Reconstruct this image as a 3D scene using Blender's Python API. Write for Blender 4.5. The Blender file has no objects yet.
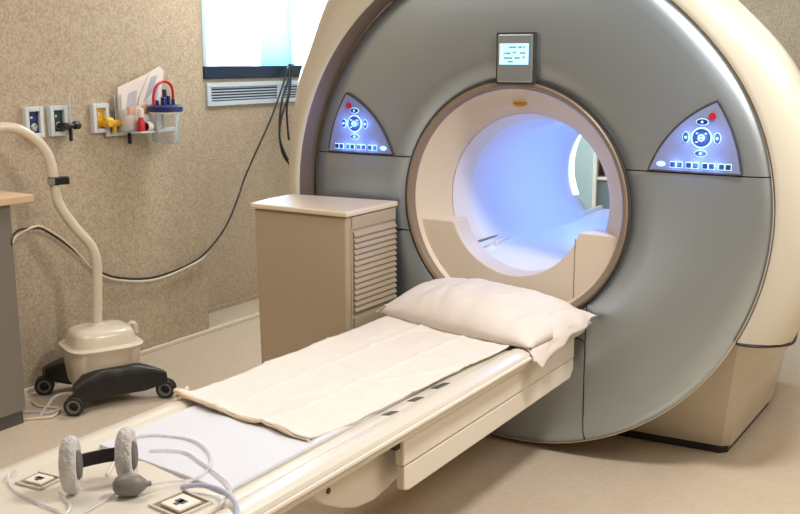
import bpy, bmesh, math, random
from mathutils import Vector, Matrix, noise
random.seed(4)
S = bpy.context.scene
COL = S.collection
PI = math.pi
ZC = 1.02                                   # height of the bore axis

# ------------------------------------------------------------------ materials
def srgb(r, g, b):
    def c(v):
        v /= 255.0
        return v/12.92 if v <= 0.04045 else ((v+0.055)/1.055)**2.4
    return (c(r), c(g), c(b), 1.0)

def mat(name, col, rough=0.5, metal=0.0, coat=0.0, bump=0.0, bscale=40.0, var=0.0, emit=None, estr=0.0,
        spec=0.5, sheen=0.0, aniso=None):
    m = bpy.data.materials.new(name); m.use_nodes = True
    nt = m.node_tree; p = nt.nodes['Principled BSDF']
    p.inputs['Roughness'].default_value = rough
    p.inputs['Metallic'].default_value = metal
    p.inputs['Coat Weight'].default_value = coat
    p.inputs['Coat Roughness'].default_value = 0.12
    p.inputs['Specular IOR Level'].default_value = spec
    p.inputs['Sheen Weight'].default_value = sheen
    tc = nt.nodes.new('ShaderNodeTexCoord')
    nz = nt.nodes.new('ShaderNodeTexNoise'); nz.inputs['Scale'].default_value = bscale
    nz.inputs['Detail'].default_value = 4
    nt.links.new(tc.outputs['Object'], nz.inputs['Vector'])
    mx = nt.nodes.new('ShaderNodeMix'); mx.data_type = 'RGBA'
    v = max(var, 0.02)
    mx.inputs[6].default_value = tuple(max(0, c*(1-v)) for c in col[:3])+(1,)
    mx.inputs[7].default_value = tuple(min(1, c*(1+v)) for c in col[:3])+(1,)
    nt.links.new(nz.outputs['Fac'], mx.inputs[0])
    nt.links.new(mx.outputs[2], p.inputs['Base Color'])
    if bump:
        b = nt.nodes.new('ShaderNodeBump'); b.inputs['Strength'].default_value = bump
        b.inputs['Distance'].default_value = 0.01
        nt.links.new(nz.outputs['Fac'], b.inputs['Height']); nt.links.new(b.outputs['Normal'], p.inputs['Normal'])
    if emit:
        p.inputs['Emission Color'].default_value = emit
        p.inputs['Emission Strength'].default_value = estr
    return m

def speckle(name, base, dark, light, scale, rough, amount=0.5, blot=0.12, bump=0.0):
    """fine multicoloured fleck pattern, as on vinyl wall covering and vinyl flooring"""
    m = bpy.data.materials.new(name); m.use_nodes = True
    nt = m.node_tree; p = nt.nodes['Principled BSDF']; p.inputs['Roughness'].default_value = rough
    tc = nt.nodes.new('ShaderNodeTexCoord')
    n1 = nt.nodes.new('ShaderNodeTexNoise'); n1.inputs['Scale'].default_value = scale; n1.inputs['Detail'].default_value = 3
    n2 = nt.nodes.new('ShaderNodeTexNoise'); n2.inputs['Scale'].default_value = scale*0.22; n2.inputs['Detail'].default_value = 2
    vo = nt.nodes.new('ShaderNodeTexVoronoi'); vo.inputs['Scale'].default_value = scale*0.9
    for n in (n1, n2, vo): nt.links.new(tc.outputs['Object'], n.inputs['Vector'])
    r1 = nt.nodes.new('ShaderNodeValToRGB')
    e = r1.color_ramp.elements; e[0].position = 0.36; e[0].color = dark; e[1].position = 0.66; e[1].color = light
    mid = e.new(0.5); mid.color = base
    nt.links.new(n1.outputs['Fac'], r1.inputs['Fac'])
    mx = nt.nodes.new('ShaderNodeMix'); mx.data_type = 'RGBA'; mx.inputs[0].default_value = amount
    mx.inputs[6].default_value = base
    nt.links.new(r1.outputs['Color'], mx.inputs[7])
    r2 = nt.nodes.new('ShaderNodeValToRGB')
    r2.color_ramp.elements[0].position = 0.3; r2.color_ramp.elements[0].color = (1-blot,)*3+(1,)
    r2.color_ramp.elements[1].position = 0.7; r2.color_ramp.elements[1].color = (1, 1, 1, 1)
    nt.links.new(n2.outputs['Fac'], r2.inputs['Fac'])
    mu = nt.nodes.new('ShaderNodeMix'); mu.data_type = 'RGBA'; mu.blend_type = 'MULTIPLY'; mu.inputs[0].default_value = 1
    nt.links.new(mx.outputs[2], mu.inputs[6]); nt.links.new(r2.outputs['Color'], mu.inputs[7])
    nt.links.new(mu.outputs[2], p.inputs['Base Color'])
    if bump:
        b = nt.nodes.new('ShaderNodeBump'); b.inputs['Strength'].default_value = bump; b.inputs['Distance'].default_value = 0.004
        nt.links.new(vo.outputs['Distance'], b.inputs['Height']); nt.links.new(b.outputs['Normal'], p.inputs['Normal'])
    return m

def glassy(name, tint, opac=0.1, rough=0.05):
    m = bpy.data.materials.new(name); m.use_nodes = True
    nt = m.node_tree; nt.nodes.remove(nt.nodes['Principled BSDF'])
    out = nt.nodes['Material Output']
    tr = nt.nodes.new('ShaderNodeBsdfTransparent'); tr.inputs['Color'].default_value = tint
    pr = nt.nodes.new('ShaderNodeBsdfPrincipled'); pr.inputs['Base Color'].default_value = tint
    pr.inputs['Roughness'].default_value = rough
    fr = nt.nodes.new('ShaderNodeFresnel'); fr.inputs['IOR'].default_value = 1.45
    ad = nt.nodes.new('ShaderNodeMath'); ad.operation = 'ADD'; ad.inputs[1].default_value = opac; ad.use_clamp = True
    mx = nt.nodes.new('ShaderNodeMixShader')
    nt.links.new(fr.outputs[0], ad.inputs[0]); nt.links.new(ad.outputs[0], mx.inputs[0])
    nt.links.new(tr.outputs[0], mx.inputs[1]); nt.links.new(pr.outputs[0], mx.inputs[2])
    nt.links.new(mx.outputs[0], out.inputs['Surface'])
    return m

def glow(name, col, strength):
    m = bpy.data.materials.new(name); m.use_nodes = True
    p = m.node_tree.nodes['Principled BSDF']
    p.inputs['Base Color'].default_value = col
    p.inputs['Emission Color'].default_value = col; p.inputs['Emission Strength'].default_value = strength
    return m

M = dict(
    wall=speckle('vinyl_wall_covering', srgb(184, 166, 141), srgb(156, 136, 110), srgb(204, 191, 170), 88, 0.6, 0.55, 0.10),
    floor=speckle('vinyl_floor', srgb(204, 188, 166), srgb(172, 146, 116), srgb(214, 200, 180), 45, 0.30, 0.16, 0.04),
    ceil=mat('ceiling_paint', srgb(124, 118, 112), 0.8),
    trim=mat('cream_trim', srgb(222, 212, 192), 0.4),
    face=mat('silver_grey_panel', srgb(178, 190, 198), 0.36, 0.85, coat=0.05, bscale=3),
    beige=mat('cream_cover', srgb(196, 187, 170), 0.38, coat=0.2, bscale=3),
    hood=mat('champagne_cover', srgb(204, 197, 180), 0.36, coat=0.4, bscale=3),
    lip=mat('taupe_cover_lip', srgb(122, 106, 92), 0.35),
    taupe=mat('taupe_ring', srgb(136, 120, 102), 0.4),
    funnel=mat('cream_bore_surround', srgb(216, 203, 184), 0.4, bscale=3),
    bore=mat('white_bore_liner', srgb(225, 230, 240), 0.35, bscale=3),
    seam=mat('dark_seam', srgb(58, 55, 52), 0.7),
    black=mat('black_plastic', srgb(24, 23, 23), 0.38, bscale=20),
    rubber=mat('black_rubber', srgb(38, 37, 36), 0.6),
    hub=mat('grey_wheel_hub', srgb(104, 104, 104), 0.4),
    white=mat('white_plastic', srgb(232, 226, 214), 0.35, bscale=6),
    cream=mat('cream_table_shell', srgb(216, 208, 194), 0.33, coat=0.15, bscale=6),
    cream2=mat('cream_table_side', srgb(220, 212, 198), 0.38, bscale=6),
    pad=mat('white_table_pad', srgb(212, 213, 220), 0.55, bscale=10, bump=0.02),
    sheet=mat('cream_cotton_sheet', srgb(226, 218, 209), 0.9, bump=0.12, bscale=160, sheen=0.2),
    hem=mat('shaded_sheet_hem', srgb(220, 200, 168), 0.9, bump=0.12, bscale=160),  # sheet cotton coloured tan for the shade and thickness of its foot fold
    linen=mat('white_pillowcase_cotton', srgb(222, 212, 204), 0.92, bump=0.15, bscale=140, sheen=0.2),
    cab=mat('beige_cabinet', srgb(176, 160, 136), 0.45, bscale=5),
    cabtop=mat('pale_cabinet_top', srgb(222, 206, 180), 0.35, bscale=5),
    counter=mat('grey_laminate', srgb(124, 118, 108), 0.45, bscale=5),
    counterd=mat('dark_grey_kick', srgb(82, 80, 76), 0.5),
    wood=mat('pale_wood_edge', srgb(216, 186, 150), 0.4, bscale=12, var=0.08),
    ivory=mat('ivory_enamel', srgb(216, 204, 184), 0.3, coat=0.3, bscale=6),
    frame=mat('window_frame_grey', srgb(190, 214, 230), 0.4),
    navy=mat('dark_navy_sill', srgb(24, 38, 62), 0.35),
    bluestrip=glassy('pale_blue_blind', (.62, .80, .92, 1), 0.12, 0.5),
    vent=mat('pale_blue_grille', srgb(196, 208, 220), 0.4),
    slot=mat('dark_slot', srgb(48, 58, 80), 0.7),
    chrome=mat('brushed_steel', srgb(190, 190, 188), 0.25, 0.9),
    oblue=mat('navy_blue_plate', srgb(26, 40, 96), 0.4),
    ogreen=mat('deep_green_plate', srgb(14, 62, 58), 0.4),
    oframe=mat('pale_outlet_frame', srgb(206, 212, 216), 0.4),
    yellow=mat('yellow_fitting', srgb(214, 168, 32), 0.35),
    red=mat('red_plastic', srgb(190, 24, 34), 0.35),
    bluelid=mat('dark_blue_lid', srgb(26, 40, 98), 0.35),
    paper=mat('white_paper', srgb(226, 214, 204), 0.8, bscale=30, var=0.03),
    papergrey=mat('grey_print', srgb(180, 178, 190), 0.8, bscale=60, var=0.2),
    peach=mat('peach_card', srgb(214, 168, 136), 0.7),
    clear=glassy('clear_plastic', (0.96, 0.97, 0.98, 1), 0.03),
    tube=glassy('clear_tubing', (0.93, 0.91, 0.93, 1), 0.34, 0.15),
    tubeblue=glassy('bluish_tubing', (0.70, 0.74, 0.86, 1), 0.5, 0.15),
    glass=glassy('window_glass', (0.97, 0.99, 1.0, 1), 0.0),
    cable=mat('black_cable', srgb(30, 30, 32), 0.5),
    wcable=mat('white_cable', srgb(220, 206, 182), 0.5),
    plush=mat('white_plush', srgb(205, 202, 198), 0.95, bump=0.9, bscale=90, var=0.15, sheen=0.4),
    greyfoam=mat('grey_foam', srgb(112, 108, 104), 0.8),
    bulb=mat('grey_rubber_bulb', srgb(124, 118, 112), 0.45),
    band=mat('black_headband', srgb(32, 28, 26), 0.45),
    teal=mat('grey_teal_cabinet', srgb(120, 140, 142), 0.5),
    teal2=mat('pale_teal_laminate', srgb(172, 196, 196), 0.5),
    liner=mat('pale_cream_liner', srgb(226, 220, 214), 0.4, bscale=3),
    panelblue=mat('backlit_keypad_face', srgb(128, 134, 150), 0.4, emit=srgb(70, 105, 240), estr=0.10),
    key=mat('dark_key', srgb(44, 52, 74), 0.4),
    keyglow=glow('backlit_key_rim', srgb(150, 190, 255), 1.5),
    screen=glow('lit_screen', srgb(170, 222, 248), 1.0),
    ink=mat('screen_text', srgb(50, 105, 140), 0.6),
    borelamp=glow('bore_light_ring', srgb(200, 228, 255), 3.0),
    lamp=glow('ceiling_lamp_diffuser', srgb(255, 240, 215), 3.0),
)

# ------------------------------------------------------------------ helpers
def origin_of(o):
    v = Vector((0, 0, 0))
    while o is not None:
        v += o.location; o = o.parent
    return v

def obj(name, bm, m, parent=None, smooth=True, loc=None, bevel=0.0, bseg=2, subsurf=0, angle=35, solid=0.0):
    """link a bmesh (given in world coordinates) as ONE mesh object"""
    off = Vector(loc) if loc is not None else Vector((0, 0, 0))
    par = origin_of(parent)
    bmesh.ops.recalc_face_normals(bm, faces=bm.faces)
    bmesh.ops.translate(bm, verts=bm.verts, vec=-(off if parent is None else par))
    me = bpy.data.meshes.new(name); bm.to_mesh(me); bm.free()
    o = bpy.data.objects.new(name, me); COL.objects.link(o)
    if parent is None: o.location = off
    else: o.parent = parent
    me.materials.append(m if not isinstance(m, str) else M[m])
    if solid:
        k = o.modifiers.new('solid', 'SOLIDIFY'); k.thickness = solid; k.offset = -1
    if bevel:
        b = o.modifiers.new('bevel', 'BEVEL'); b.width = bevel; b.segments = bseg; b.limit_method = 'ANGLE'
        b.angle_limit = math.radians(30); b.harden_normals = False
    if subsurf:
        s = o.modifiers.new('sub', 'SUBSURF'); s.levels = subsurf; s.render_levels = subsurf
    if smooth:
        for p in me.polygons: p.use_smooth = True
        if angle:
            me.set_sharp_from_angle(angle=math.radians(angle))
    return o

def thing(name, label, cat, loc=(0, 0, 0), group=None):
    o = bpy.data.objects.new(name, None); COL.objects.link(o); o.location = loc
    o.empty_display_size = 0.1
    o['label'] = label; o['category'] = cat
    if group: o['group'] = group
    return o

def tag(o, label, cat, group=None):
    o['label'] = label; o['category'] = cat
    if group: o['group'] = group
    return o

def struct(name, bm, m, parent=None, **k):
    o = obj(name, bm, m, parent, **k)
    if parent is None: o['kind'] = 'structure'
    return o

def box(bm, x0, x1, y0, y1, z0, z1):
    r = bmesh.ops.create_cube(bm, size=1.0)
    for v in r['verts']:
        v.co = Vector(((x0+x1)/2+v.co.x*(x1-x0), (y0+y1)/2+v.co.y*(y1-y0), (z0+z1)/2+v.co.z*(z1-z0)))
    return r['verts']

def B(*a):
    bm = bmesh.new()
    for q in a: box(bm, *q)
    return bm

def spin_y(bm, prof, seg=96, c=(0.0, ZC), a0=0.0, a1=2*PI, closed=True):
    """profile of (r, y) turned about the line x=c0, z=c1 (parallel to y)"""
    rings = []
    n = seg if closed else seg+1
    for i in range(n):
        a = a0+(a1-a0)*i/seg
        rings.append([bm.verts.new((c[0]+r*math.cos(a), y, c[1]+r*math.sin(a))) for r, y in prof])
    for i in range(seg):
        A = rings[i]; Bq = rings[(i+1) % n]
        for j in range(len(prof)-1):
            bm.faces.new((A[j], A[j+1], Bq[j+1], Bq[j]))
    return bm

def spin_axis(bm, prof, c, axis='z', seg=32):
    """closed solid of revolution: prof (r, h) about c along axis; r=0 ends are capped"""
    ax = {'x': Vector((1, 0, 0)), 'y': Vector((0, 1, 0)), 'z': Vector((0, 0, 1))}[axis] if isinstance(axis, str) else Vector(axis).normalized()
    u = ax.orthogonal().normalized(); w = ax.cross(u)
    c = Vector(c); rings = []
    for r, h in prof:
        if r < 1e-6: rings.append([bm.verts.new(c+ax*h)])
        else: rings.append([bm.verts.new(c+ax*h+(u*math.cos(2*PI*i/seg)+w*math.sin(2*PI*i/seg))*r) for i in range(seg)])
    for a, b in zip(rings, rings[1:]):
        for i in range(seg):
            j = (i+1) % seg
            if len(a) == 1 and len(b) == 1: continue
            if len(a) == 1: bm.faces.new((a[0], b[i], b[j]))
            elif len(b) == 1: bm.faces.new((a[i], b[0], a[j]))
            else: bm.faces.new((a[i], b[i], b[j], a[j]))
    return bm

def cyl(bm, c, r, h0, h1, axis='z', seg=32, ch=0.0):
    if ch: pr = [(0, h0), (r-ch, h0), (r, h0+ch), (r, h1-ch), (r-ch, h1), (0, h1)]
    else: pr = [(0, h0), (r, h0), (r, h1), (0, h1)]
    return spin_axis(bm, pr, c, axis, seg)

def smoothpath(pts, sub=6):
    P = [Vector(p) for p in pts]
    if sub < 2: return P
    out = []
    for i in range(len(P)-1):
        p0 = P[max(i-1, 0)]; p1 = P[i]; p2 = P[i+1]; p3 = P[min(i+2, len(P)-1)]
        for k in range(sub):
            t = k/sub
            out.append(0.5*((2*p1)+(-p0+p2)*t+(2*p0-5*p1+4*p2-p3)*t*t+(-p0+3*p1-3*p2+p3)*t**3))
    out.append(P[-1]); return out

def tube(bm, pts, r, seg=10, sub=6, closed=False):
    P = smoothpath(pts+[pts[0]] if closed else pts, sub)
    if closed: P = P[:-1]
    n = len(P); rings = []; prev = None
    for i, p in enumerate(P):
        if closed: t = (P[(i+1) % n]-P[i-1]).normalized()
        else: t = (P[min(i+1, n-1)]-P[max(i-1, 0)]).normalized()
        if prev is None: u = t.orthogonal().normalized()
        else:
            u = prev-t*prev.dot(t)
            u = u.normalized() if u.length > 1e-6 else t.orthogonal().normalized()
        prev = u; w = t.cross(u)
        rr = r(i/(n-1)) if callable(r) else r
        rings.append([bm.verts.new(p+(u*math.cos(2*PI*k/seg)+w*math.sin(2*PI*k/seg))*rr) for k in range(seg)])
    for i in range(n if closed else n-1):
        a = rings[i]; b = rings[(i+1) % n]
        for k in range(seg):
            j = (k+1) % seg; bm.faces.new((a[k], a[j], b[j], b[k]))
    if not closed:
        bm.faces.new(rings[0]); bm.faces.new(rings[-1])
    return bm

def prism(bm, poly, ax, a, b):
    """closed polygon (list of 2D) pushed along axis ax from a to b"""
    def P(q, t):
        return {'x': (t, q[0], q[1]), 'y': (q[0], t, q[1]), 'z': (q[0], q[1], t)}[ax]
    v0 = [bm.verts.new(P(q, a)) for q in poly]; v1 = [bm.verts.new(P(q, b)) for q in poly]
    n = len(poly)
    for i in range(n):
        j = (i+1) % n; bm.faces.new((v0[i], v0[j], v1[j], v1[i]))
    bm.faces.new(v0); bm.faces.new(v1)
    return bm

def cut(bm, co, no):
    """keep the side the normal points away from"""
    bmesh.ops.bisect_plane(bm, geom=bm.verts[:]+bm.edges[:]+bm.faces[:], plane_co=co, plane_no=no, clear_outer=True)
    return bm

def grid(bm, nu, nv, fn):
    V = [[bm.verts.new(fn(i/nu, j/nv)) for i in range(nu+1)] for j in range(nv+1)]
    for j in range(nv):
        for i in range(nu):
            bm.faces.new((V[j][i], V[j][i+1], V[j+1][i+1], V[j+1][i]))
    return V

def lerp(a, b, t): return a+(b-a)*t
def table_interp(x, tab):
    if x <= tab[0][0]: return tab[0][1]
    for (a, va), (b, vb) in zip(tab, tab[1:]):
        if x <= b:
            t = (x-a)/(b-a); t = t*t*(3-2*t); return lerp(va, vb, t)
    return tab[-1][1]

# ------------------------------------------------------------------ the room
XW, XR, YC = -2.28, -2.60, 0.665
struct('floor', B((-2.75, 3.2, -5.6, 3.7, -0.05, 0.0)), 'floor', smooth=False)
struct('ceiling', B((-2.75, 3.2, -5.6, 3.7, 2.9, 2.98)), 'ceil', smooth=False)
struct('wall_left', B((-2.75, XW, -5.6, YC, 0, 2.9)), 'wall', smooth=False)
WY0, WY1, WZ0, WZ1 = 1.04, 3.0, 1.545, 2.5
struct('wall_recess', B((-2.75, XR, YC, 3.7, 0, 1.47), (-2.75, XR, YC, 3.7, WZ1, 2.9),
                        (-2.75, XR, YC, WY0, 1.47, WZ1), (-2.75, XR, WY1, 3.7, 1.47, WZ1)), 'wall', smooth=False)
struct('wall_back', B((-2.75, 3.2, 3.6, 3.7, 0, 2.9)), 'wall', smooth=False)
struct('wall_right', B((3.1, 3.2, -5.6, 3.7, 0, 2.9)), 'wall', smooth=False)
struct('wall_front', B((-2.75, 3.2, -5.6, -5.5, 0, 2.9)), 'wall', smooth=False)
struct('baseboard_left', B((XW, XW+0.022, -5.5, YC, 0, 0.022)), 'trim', smooth=False, bevel=0.004)
struct('trim_1', B((XW-0.004, XW+0.022, YC, 3.6, 0, 0.022)), 'trim', smooth=False, bevel=0.004)
struct('baseboard_recess', B((XR, XR+0.014, YC, 3.6, 0, 0.03)), 'wall', smooth=False, bevel=0.003)
# window
w = thing('window_1', '', ''); del w['label']; del w['category']; w['kind'] = 'structure'; w.location = (XR, 1.9, WZ0)
struct('window_frame', B((-2.68, XR+0.005, WY0, WY0+0.03, WZ0, WZ1), (-2.68, XR+0.005, WY1-0.03, WY1, WZ0, WZ1),
                         (-2.68, XR+0.005, WY0+0.03, WY1-0.03, WZ1-0.03, WZ1)), 'frame', w, smooth=False)
struct('window_sill', B((-2.72, XR+0.02, WY0-0.005, WY1, 1.472, 1.548)), 'navy', w, smooth=False, bevel=0.004)
struct('window_mullion', B((-2.625, XR+0.005, 1.61, 1.955, 1.548, WZ1-0.03)), 'bluestrip', w, smooth=False, bevel=0.004)
struct('window_pane', B((-2.66, -2.655, WY0+0.03, 1.61, WZ0+0.003, WZ1-0.03)), 'glass', w, smooth=False)
struct('window_pane', B((-2.66, -2.655, 1.955, WY1-0.03, WZ0+0.003, WZ1-0.03)), 'glass', w, smooth=False)

# grille below the window
t = thing('ventilation_grille', 'pale blue louvred ventilation grille under the window', 'vent', (XR, 1.9, 1.3))
gy0, gy1, gz0, gz1 = 1.05, 2.9, 1.305, 1.448
obj('grille_frame', B((XR, XR+0.02, gy0, gy1, gz0, gz0+0.028), (XR, XR+0.02, gy0, gy1, gz1-0.028, gz1),
                      (XR, XR+0.02, gy0, gy0+0.035, gz0+0.028, gz1-0.028), (XR, XR+0.02, gy1-0.035, gy1, gz0+0.028, gz1-0.028),
                      (XR, XR+0.018, 1.74, 1.80, gz0+0.028, gz1-0.028)), 'vent', t, smooth=False, bevel=0.002)
obj('backing', B((XR, XR+0.004, gy0+0.035, gy1-0.035, gz0+0.028, gz1-0.028)), 'slot', t, smooth=False)
bm = bmesh.new()
for i in range(5):
    z = gz0+0.037+i*0.0175
    prism(bm, [(XR+0.004, z), (XR+0.017, z+0.001), (XR+0.017, z+0.0075), (XR+0.004, z+0.004)], 'y', gy0+0.035, gy1-0.035) if False else None
    vs = [(XR+0.004, z), (XR+0.012, z-0.001), (XR+0.012, z+0.005), (XR+0.004, z+0.006)]
    prism(bm, vs, 'y', gy0+0.035, gy1-0.035)
obj('louvre', bm, 'vent', t, smooth=False)

# ------------------------------------------------------------------ MRI scanner
mri = thing('mri_scanner', 'large silver and champagne MRI scanner with a glowing blue bore and two keypads', 'mri scanner', (0, 0.6, 0))
FACE = [(0.492, 0.012), (0.500, 0.0), (0.60, -0.006), (0.75, -0.006), (0.915, 0.0), (0.945, 0.004), (0.97, 0.011), (0.988, 0.021), (0.998, 0.031), (1.0, 0.036)]
def warp(bm):
    # the rim runs a little flatter at the upper right
    for v in bm.verts:
        x, z = v.co.x, v.co.z-ZC; q = math.hypot(x, z)
        if q < .6 or v.co.y > .9: continue
        d = math.degrees(math.atan2(z, x)); k = min(1, (q-.6)/.35)
        f = 1-.026*k*math.exp(-((d-48)/24)**2); v.co.x = x*f; v.co.z = ZC+z*f
    return bm
def face(): return warp(spin_y(bmesh.new(), FACE, 180))
G = 0.0022; ZS = 1.187; ZS2 = 0.872; XS = 0.335
def part_face(name, cuts):
    bm = face()
    for co, no in cuts: cut(bm, co, no)
    return obj(name, bm, 'face', mri, angle=60)
part_face('upper_front_panel', [((0, 0, ZS+G), (0, 0, -1))])
part_face('left_front_panel', [((0, 0, ZS-G), (0, 0, 1)), ((-0.2, 0, 0), (1, 0, 0)), ((0, 0, ZS2+G), (0, 0, -1))])
bm = face(); cut(bm, (0, 0, ZS2-G), (0, 0, 1)); cut(bm, (-XS-G, 0, 0), (1, 0, 0)); obj('lower_left_front_panel', bm, 'face', mri, angle=60)
part_face('lower_centre_front_panel', [((0, 0, 0.80), (0, 0, 1)), ((XS-G, 0, 0), (1, 0, 0)), ((-XS+G, 0, 0), (-1, 0, 0))])
bm = face(); cut(bm, (0, 0, ZS-G), (0, 0, 1)); cut(bm, (XS+G, 0, 0), (-1, 0, 0)); obj('right_front_panel', bm, 'face', mri, angle=60)
obj('panel_backing', spin_y(bmesh.new(), [(0.47, 0.020), (0.93, 0.020), (0.975, 0.05), (0.985, 0.12)], 120), 'seam', mri)

# hood: width of the shell round the clock (degrees counter-clockwise from the right)
RT = [(-90, 1.06), (-50, 1.10), (-20, 1.165), (0, 1.175), (28, 1.165), (47, 1.145), (70, 1.17), (100, 1.24), (131, 1.29), (152, 1.20), (171, 1.14), (195, 1.14), (230, 1.10), (270, 1.06)]
LT = [(-90, 0.0), (55, 0.0), (115, 1.0), (270, 1.0)]
bm = bmesh.new(); N = 180; rings = []; lipr = []
for i in range(N):
    d = -90+360*i/N; a = math.radians(d)
    Rm = table_interp(d, RT); q = table_interp(d, LT); D = Rm-1.016
    prof = [(1.0015, 0.06), (1.003, 0.036), (1.006, lerp(0.030, -0.06, q)), (1.010, lerp(0.025, -0.076, q)), (1.018, lerp(0.022, -0.084, q)), (1.03, lerp(0.022, -0.086, q)),
            (1.016+D*.32, lerp(0.03, -0.078, q)), (1.016+D*.6, lerp(0.045, -0.052, q)), (1.016+D*.85, lerp(0.08, 0.0, q)), (Rm, lerp(.14, .10, q)), (Rm*.985, 0.3), (Rm*0.955, 0.5),
            (Rm*0.905, 0.8), (Rm*0.86, 1.1), (Rm*0.81, 1.4), (Rm*0.77, 1.58), (Rm*0.74, 1.64), (0.47, 1.66)]
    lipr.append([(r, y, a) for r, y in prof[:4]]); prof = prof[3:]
    rings.append([bm.verts.new((r*math.cos(a), y, ZC+r*math.sin(a))) for r, y in prof])
for i in range(N):
    A = rings[i]; Q = rings[(i+1) % N]
    for j in range(len(A)-1): bm.faces.new((A[j], A[j+1], Q[j+1], Q[j]))
ZH = 0.578
warp(bm); cut(bm, (0, 0, ZH), (0, 0, -1))
obj('outer_cover', bm, 'hood', mri, angle=50)

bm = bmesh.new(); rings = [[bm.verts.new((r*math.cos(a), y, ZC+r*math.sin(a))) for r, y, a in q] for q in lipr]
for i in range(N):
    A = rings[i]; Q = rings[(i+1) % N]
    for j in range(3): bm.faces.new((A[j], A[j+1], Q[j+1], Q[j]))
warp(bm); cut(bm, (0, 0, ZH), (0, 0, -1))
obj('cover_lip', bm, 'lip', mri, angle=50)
obj('panel_rim', warp(tube(bmesh.new(), [(1.002*math.cos(i*PI/90), .0375, ZC+1.002*math.sin(i*PI/90)) for i in range(-117, 28)], .0035, 6, 1)), 'trim', mri)
# base cover: stacked outlines from the floor to the hood
def base_outline(t):
    yf = lerp(0.36, 0.10, t**0.9); xc = lerp(0.825, 0.925, t); xs = table_interp(t, [(0, 0.838), (0.5, 0.91), (1, 1.055)])
    o = [(0, yf-0.03), (0.30, yf-0.02), (0.6, yf), (xc-0.03, yf+0.012), (xc, yf+0.04), (lerp(xc, xs, 0.5), lerp(0.7, 0.22, t)), (xs, lerp(1.1, 0.32, t)), (lerp(0.80, 0.955, t), lerp(1.45, 0.83, t)), (lerp(0.72, 0.85, t), 1.50), (0, 1.60)]
    return o+[(-x, y) for x, y in reversed(o[1:-1])]
bm = bmesh.new(); prev = None
for k in range(13):
    t = k/12; z = lerp(0.035, ZH-0.012, t)
    ring = [bm.verts.new((x, y, z)) for x, y in base_outline(t)]
    if prev:
        n = len(ring)
        for i in range(n):
            j = (i+1) % n; bm.faces.new((prev[i], prev[j], ring[j], ring[i]))
    else: bm.faces.new(ring)
    prev = ring
bm.faces.new(prev)
obj('base_cover', bm, 'beige', mri, angle=24)
o2 = [(x*0.985, lerp(y, 0.95, 0.012)) for x, y in base_outline(0)]
bm = bmesh.new(); prism(bm, o2, 'z', 0.0, 0.036); obj('plinth', bm, 'black', mri, smooth=False)
for s_ in (-1, 1):
    obj('cover_seam', tube(bmesh.new(), [(s_*.905, .034, .573), (s_*.93, .026, .571), (s_*1.000, .05, .571), (s_*1.072, .14, .571), (s_*1.060, .3, .571), (s_*1.026, .5, .571), (s_*.966, .8, .571), (s_*.912, 1.1, .571)], 0.007, 6, 5), 'seam', mri)
# bore surround
obj('bore_ring', spin_y(bmesh.new(), [(0.494, 0.014), (0.490, -0.010), (0.482, -0.016), (0.470, -0.012), (0.462, 0.004), (0.456, 0.02)], 160), 'taupe', mri)
obj('ring_gasket', spin_y(bmesh.new(), [(0.4945, -0.004), (0.4945, -0.0125), (0.4895, -0.0125), (0.489, -0.004)], 160), 'seam', mri)
FUN = [(0.458, 0.012), (0.452, 0.024), (0.43, 0.052), (0.40, 0.085), (0.375, 0.12), (0.356, 0.15)]
obj('bore_funnel', spin_y(bmesh.new(), FUN, 160), 'funnel', mri)
obj('funnel_seam', spin_y(bmesh.new(), [(0.358, 0.147), (0.356, 0.153)], 160), 'taupe', mri)
obj('bore_liner', spin_y(bmesh.new(), [(0.355, 0.153), (0.342, 0.20), (0.328, 0.27)], 128), 'liner', mri)
TUN = [(0.328, 0.27), (0.315, 0.36), (0.305, 0.46), (0.30, 0.6), (0.30, 1.15), (0.305, 1.25), (0.33, 1.40), (0.375, 1.55), (0.42, 1.62), (0.47, 1.66)]
obj('bore_tunnel', spin_y(bmesh.new(), TUN, 128), 'bore', mri, angle=60)
# lit strip inside the far mouth of the tunnel
obj('bore_light', spin_y(bmesh.new(), [(0.322, 1.385), (0.374, 1.565)], 64, a0=math.radians(120), a1=math.radians(205), closed=False), 'borelamp', mri)
# flat lower step of the surround
zt = 0.925; ro, ri = 0.452, 0.296; aO = math.asin((zt-ZC)/ro); aI = math.asin((zt-ZC)/ri); pts = []
for k in range(49): q = lerp(aO, -PI-aO, k/48); pts.append((ro*math.cos(q), ZC+ro*math.sin(q)))
for k in range(49): q = lerp(-PI-aI, aI, k/48); pts.append((ri*math.cos(q), ZC+ri*math.sin(q)))
obj('surround_step', prism(bmesh.new(), pts, 'y', 0.030, 0.150), 'funnel', mri, angle=30, bevel=0.004)
obj('surround_seam', B((0.264, 0.2665, 0.0285, 0.034, 0.64, 0.90)), 'taupe', mri, smooth=False)
# bed and rails in the tunnel
obj('tunnel_bed', prism(bmesh.new(), [(0.152, .675), (0.152, .722), (.24, .765), (.34, .783), (1.62, .783), (1.62, .675)], 'x', -.222, .222), 'bore', mri, smooth=False, bevel=0.004)
for s in (-1, 1):
    obj('tunnel_rail', B((s*0.222-0.009, s*0.222+0.009, 0.30, 1.60, 0.770, 0.804)), 'white', mri, smooth=False, bevel=0.004)
obj('rail_slot', B((-0.252, -0.240, 0.17, 0.42, 0.812, 0.820)), 'counter', mri, smooth=False)
obj('side_ledge', B((-0.275, -0.228, 0.16, 1.2, 0.79, 0.813)), 'bore', mri, smooth=False, bevel=0.003)
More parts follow.
